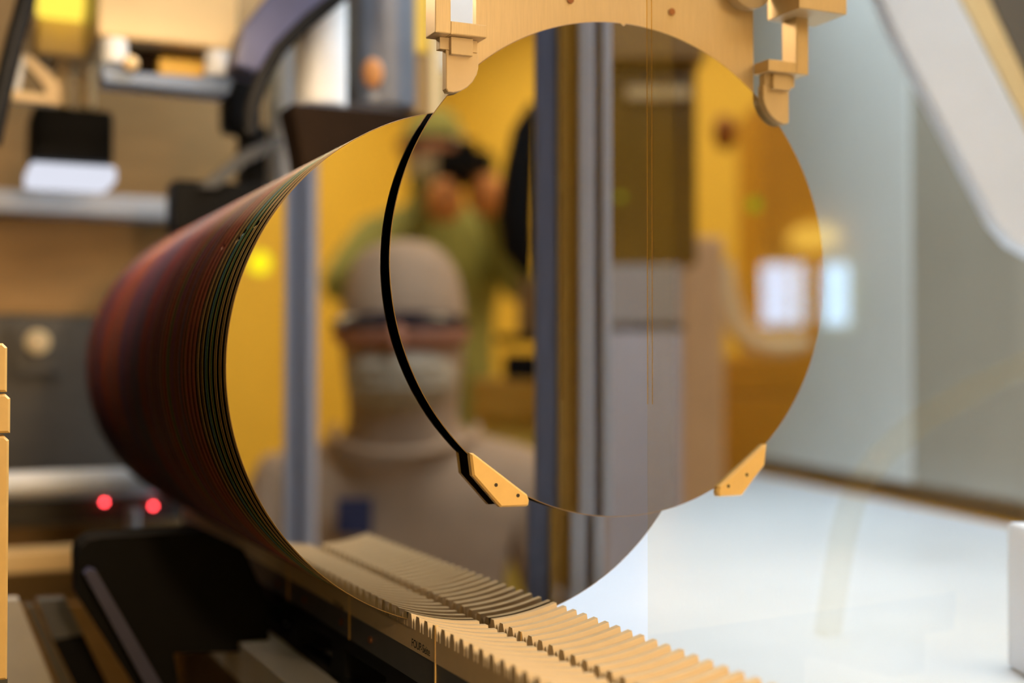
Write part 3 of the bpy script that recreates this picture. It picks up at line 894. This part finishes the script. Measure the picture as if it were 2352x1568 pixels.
# crouching person with mask
J = [(0, -0.06, 0.40), (0, -0.03, 0.58), (0, 0.02, 0.74), (0, 0.05, 0.885), (0, 0.062, 0.96), (0, 0.07, 1.05), (0, 0.06, 1.145), (0, 0.05, 1.21)]
Rr = [(0.16, 0.15), (0.16, 0.14), (0.19, 0.13), (0.086, 0.084), (0.096, 0.098), (0.108, 0.114), (0.104, 0.108), (0.06, 0.06)]
E = [(0, 1), (1, 2), (2, 3), (3, 4), (4, 5), (5, 6), (6, 7)]
for q in (-1, 1):
    b = len(J)
    J += [(0.20 * q, 0.02, 0.80), (0.28 * q, 0.10, 0.58), (0.17 * q, 0.32, 0.54)]
    Rr += [(0.078, 0.078), (0.056, 0.056), (0.038, 0.036)]
    E += [(2, b), (b, b + 1), (b + 1, b + 2)]
    hand(J, E, Rr, b + 2, (-0.4 * q, 0.9, -0.1), (-0.9 * q, -0.4, 0), (0, 0.1, -1))
    b = len(J)
    J += [(0.12 * q, -0.02, 0.37), (0.22 * q, 0.36, 0.46), (0.19 * q, 0.12, 0.10), (0.20 * q, 0.30, 0.045)]
    Rr += [(0.115, 0.115), (0.078, 0.078), (0.052, 0.052), (0.045, 0.040)]
    E += [(0, b), (b, b + 1), (b + 1, b + 2), (b + 2, b + 3)]
hp_ = V(925, 745, 2.03)
base = Vector((hp_.x, hp_.y, 0)) + Vector((VF.x, VF.y, 0)).normalized() * 0.1
o, pt, s, f = person('person', base, J, E, Rr, M_SUIT, 0, 'crouching person in beige hooded coverall and face mask mirrored in the wafers')
face(o, pt, s, f, 1.062, 0.07, True, True)
# badge on the chest
MB().box(pt(-0.092, 0.143, 0.745), s * 0.056 + f * 0.010, f * 0.012, UP * 0.056 - f * 0.006).build('badge', M_NAVY, o, bevel=0.003)
# collar fold
MB().tube([pt(0.115 * math.sin(an), 0.035 + 0.125 * math.cos(an), 0.90 - 0.03 * math.cos(an)) for an in [math.radians(-100 + 20 * i) for i in range(11)]], 0.008, 8).build('collar_fold', M_SUIT, o, smooth=True)

# standing person with a camera
J = [(0, 0, 0.95), (0, 0, 1.12), (0, 0.01, 1.30), (0, 0.03, 1.50), (0, 0.04, 1.57), (0, 0.05, 1.65), (0, 0.045, 1.74), (0, 0.03, 1.80)]
Rr = [(0.15, 0.12), (0.15, 0.12), (0.18, 0.125), (0.07, 0.07), (0.086, 0.090), (0.104, 0.112), (0.098, 0.105), (0.05, 0.05)]
E = [(0, 1), (1, 2), (2, 3), (3, 4), (4, 5), (5, 6), (6, 7)]
for q in (-1, 1):
    b = len(J)
    J += [(0.205 * q, 0.0, 1.40), ((0.27 if q > 0 else 0.29) * q, 0.17, 1.22), ((0.17 if q > 0 else -0.02), 0.36, 1.47 if q > 0 else 1.40)]
    Rr += [(0.078, 0.078), (0.056, 0.056), (0.040, 0.038)]
    E += [(2, b), (b, b + 1), (b + 1, b + 2)]
    hand(J, E, Rr, b + 2, (-0.15 * q, 0.35, 0.9), (-1.0 * q, 0, 0), (0, 1, 0.1))
    b = len(J)
    J += [(0.10 * q, 0, 0.88), (0.11 * q, 0.02, 0.50), (0.11 * q, -0.02, 0.10), (0.12 * q, 0.14, 0.045)]
    Rr += [(0.10, 0.10), (0.075, 0.075), (0.052, 0.052), (0.045, 0.040)]
    E += [(0, b), (b, b + 1), (b + 1, b + 2), (b + 2, b + 3)]
hp_ = V(1000, 330, 4.0)
base = Vector((hp_.x, hp_.y, 0))
o, pt, s, f = person('person', base, J, E, Rr, M_SUITG, 0, 'standing person in green coverall raising a camera mirrored behind the crouching one')
face(o, pt, s, f, 1.675, 0.05, True, True)
for x, y, z in ((0.055, 0.50, 1.455), (0.165, 0.46, 1.475)):
    MB().ball(pt(x, y, z), 0.052, 0.036, 0.060, 14, 9, s, f, UP).build('glove', M_GLOVE, o, smooth=True)
u = thing('photo_camera', pt(0.10, 0.42, 1.50), 'black photo camera held up by the standing person', 'camera')
MB().box(pt(0.03, 0.40, 1.50), s * 0.15, f * 0.07, UP * 0.10).build('camera_body', M_BLACK, u, bevel=0.008)
MB().cyl(pt(0.115, 0.47, 1.555), pt(0.115, 0.57, 1.555), 0.040, 24).build('lens', M_BLACK, u, smooth=True)
MB().box(pt(0.08, 0.40, 1.60), s * 0.06, f * 0.05, UP * 0.03).build('viewfinder', M_BLACK, u, bevel=0.004)

# other things in the aisle
tag(MB().tube([V(1225, 240, 2.3), V(1205, 300, 2.3), V(1192, 400, 2.3), V(1184, 500, 2.3), V(1190, 570, 2.3), V(1215, 640, 2.3)], [0.008, 0.022, 0.030, 0.033, 0.030, 0.006], 14).build('black_hose', M_BLACK, smooth=True), 'black drooping hose hanging next to the wide aluminium post', 'hose')
u = thing('aisle_bench', V(1160, 1100, 2.6), 'mustard bench with dark box and shelf mirrored beside the wide post', 'bench')
u.location.z = 0
vbox(1085, 872, 1260, 962, 2.6, 0.4).build('top_box', M_MUSTARD, u, bevel=0.004)
vbox(1095, 964, 1260, 10, 2.65, 0.35, z0=0, z1=V(1100, 964, 2.6).z).build('cabinet', M_ROOM, u, bevel=0.004)
vbox(1156, 812, 1260, 871, 2.62, 0.2).build('dark_box', M_BLACK, u, bevel=0.004)
vbox(1138, 768, 1260, 784, 2.62, 0.2).build('shelf', M_BROWNBLACK, u)
vbox(1190, 640, 1260, 767, 2.66, 0.1).build('shelf_back', M_BROWNREC, u)
# tall equipment
u = thing('tool_cabinet', V(1490, 1300, 2.25), 'grey tool cabinet with dark window mirrored in the held wafer', 'cabinet')
u.location.z = 0
vbox(1395, 608, 1562, 742, 2.25, 0.35).build('upper_panel', M_CABGREY, u, bevel=0.003)
vbox(1395, 742, 1570, 760, 2.26, 0.30).build('handle_strip', M_DARKBAR, u)
vbox(1395, 761, 1562, 10, 2.25, 0.35, z0=0, z1=V(1400, 761, 2.25).z).build('door', M_CABLILAC, u, bevel=0.003)
vbox(1395, 135, 1600, 606, 2.29, 0.30).build('window', M_OLIVE, u, bevel=0.003)
vbox(1395, -60, 1620, 133, 2.25, 0.35).build('header', M_BROWNREC, u, bevel=0.003)
vbox(1440, 198, 1585, 226, 2.28, 0.005).build('light_strip', M_PEACH, u)
M_GREEN = emission('green_pilot', (0.42, 0.50, 0.02), 0.9)
MB().ball(V(1425, 452, 2.27), 0.006, 0.006, 0.006).build('green_lamp', M_GREEN, u, smooth=True)
u = thing('beige_cabinet', V(1610, 1300, 2.8), 'beige cabinet between the grey tool cabinet and the mustard crate in the mirror', 'cabinet')
u.location.z = 0
vbox(1560, 560, 1662, 10, 2.8, 0.4, z0=0, z1=V(1560, 545, 2.8).z).build('body', M_BEIGE, u, bevel=0.01)
vbox(1575, 640, 1640, 690, 2.79, 0.006).build('panel', M_PEACH, u)
u = thing('mustard_crate', V(1760, 1300, 3.15), 'mustard crate on a cabinet mirrored low in the held wafer', 'crate')
u.location.z = 0
vbox(1658, 820, 1848, 905, 3.15, 0.3).build('crate', M_MUSTARD, u, bevel=0.006)
vbox(1668, 907, 1860, 10, 3.17, 0.3, z0=0, z1=V(1700, 907, 3.17).z).build('cabinet', M_MUSTARD, u, bevel=0.006)
u = thing('mustard_wardrobe', V(1820, 1300, 3.95), 'tall mustard wardrobe mirrored along the held wafer rim', 'wardrobe')
u.location.z = 0
vbox(1745, 225, 1990, 10, 3.95, 0.4, z0=0, z1=V(1750, 225, 3.95).z).build('body', M_MUSTARD, u, bevel=0.006)
vbox(1760, 560, 1985, 590, 3.94, 0.009).build('pale_band', M_PEACH, u)
u = thing('pale_hood', V(1740, 800, 3.5), 'pale curved hood above the mustard crate in the mirror', 'hood')
MB().tube([V(1665, 600, 3.5), V(1672, 680, 3.5), V(1690, 745, 3.5), V(1730, 790, 3.5), V(1790, 800, 3.5), V(1860, 790, 3.5)], [0.020, 0.028, 0.030, 0.030, 0.028, 0.02], 12).build('arch', M_WHITE, u, smooth=True)
tag(MB().ball(V(1732, 470, 2.6), 0.014, 0.014, 0.014).build('green_lamp', M_GREEN, smooth=True), 'small green lamp mirrored high near the held wafer rim', 'lamp')
tag(MB().ball(V(1665, 305, 3.2), 0.03, 0.03, 0.045).build('red_sign', mat('dull_red', (150, 80, 20), 0.5), smooth=True), 'dull red oval sign on the amber wall in the mirror', 'sign')
tag(MB().ball(V(600, 602, 3.4), 0.028, 0.028, 0.028).build('yellow_signal', emission('signal_glow', (0.90, 0.80, 0.01), 2.0), smooth=True), 'round yellow-green signal lamp mirrored beside the slim post', 'lamp')

# bright windows on the rear wall that the clear pane shows
def pane_hit(px, py):
    d = ray(px, py)
    t = (p0 - CAM).dot(pn) / d.dot(pn)
    h = CAM + d * t
    dn = d.normalized()
    return h, dn - pn * (2 * dn.dot(pn))
def rear(px, py):
    h, r = pane_hit(px, py)
    k = (Y0 + 0.02 - h.y) / r.y
    return h + r * k
M_DAY = emission('daylight_window', (0.48, 0.70, 1.0), 9.5)
for i, (x0, x1, lab) in enumerate(((1750, 1812, 'wide bright window pane of the rear wall reflected across the held wafer rim'), (1824, 1842, 'narrow bright window pane of the rear wall beside the wide one'), (1892, 1945, 'bright window pane of the rear wall reflected beside the held wafer'))):
    a, b = rear(x0, 745), rear(x1, 605)
    xa, xb = sorted((a.x, b.x)); za, zb = sorted((a.z, b.z))
    w = struct(wbox(xa, xb, Y0 + 0.004, Y0 + 0.02, za, zb).build('window_%d' % (i + 1), M_DAY))
    w['label'] = lab
M_YG = emission('yellow_dome_glow', (1.0, 0.66, 0.10), 5.0)
a = rear(1880, 548)
tag(MB().ball(a + Vector((0, 0.06, 0)), 0.11, 0.05, 0.055, 18, 10).build('dome_lamp', M_YG, smooth=True), 'yellow dome lamp on the rear wall above the bright windows', 'lamp')
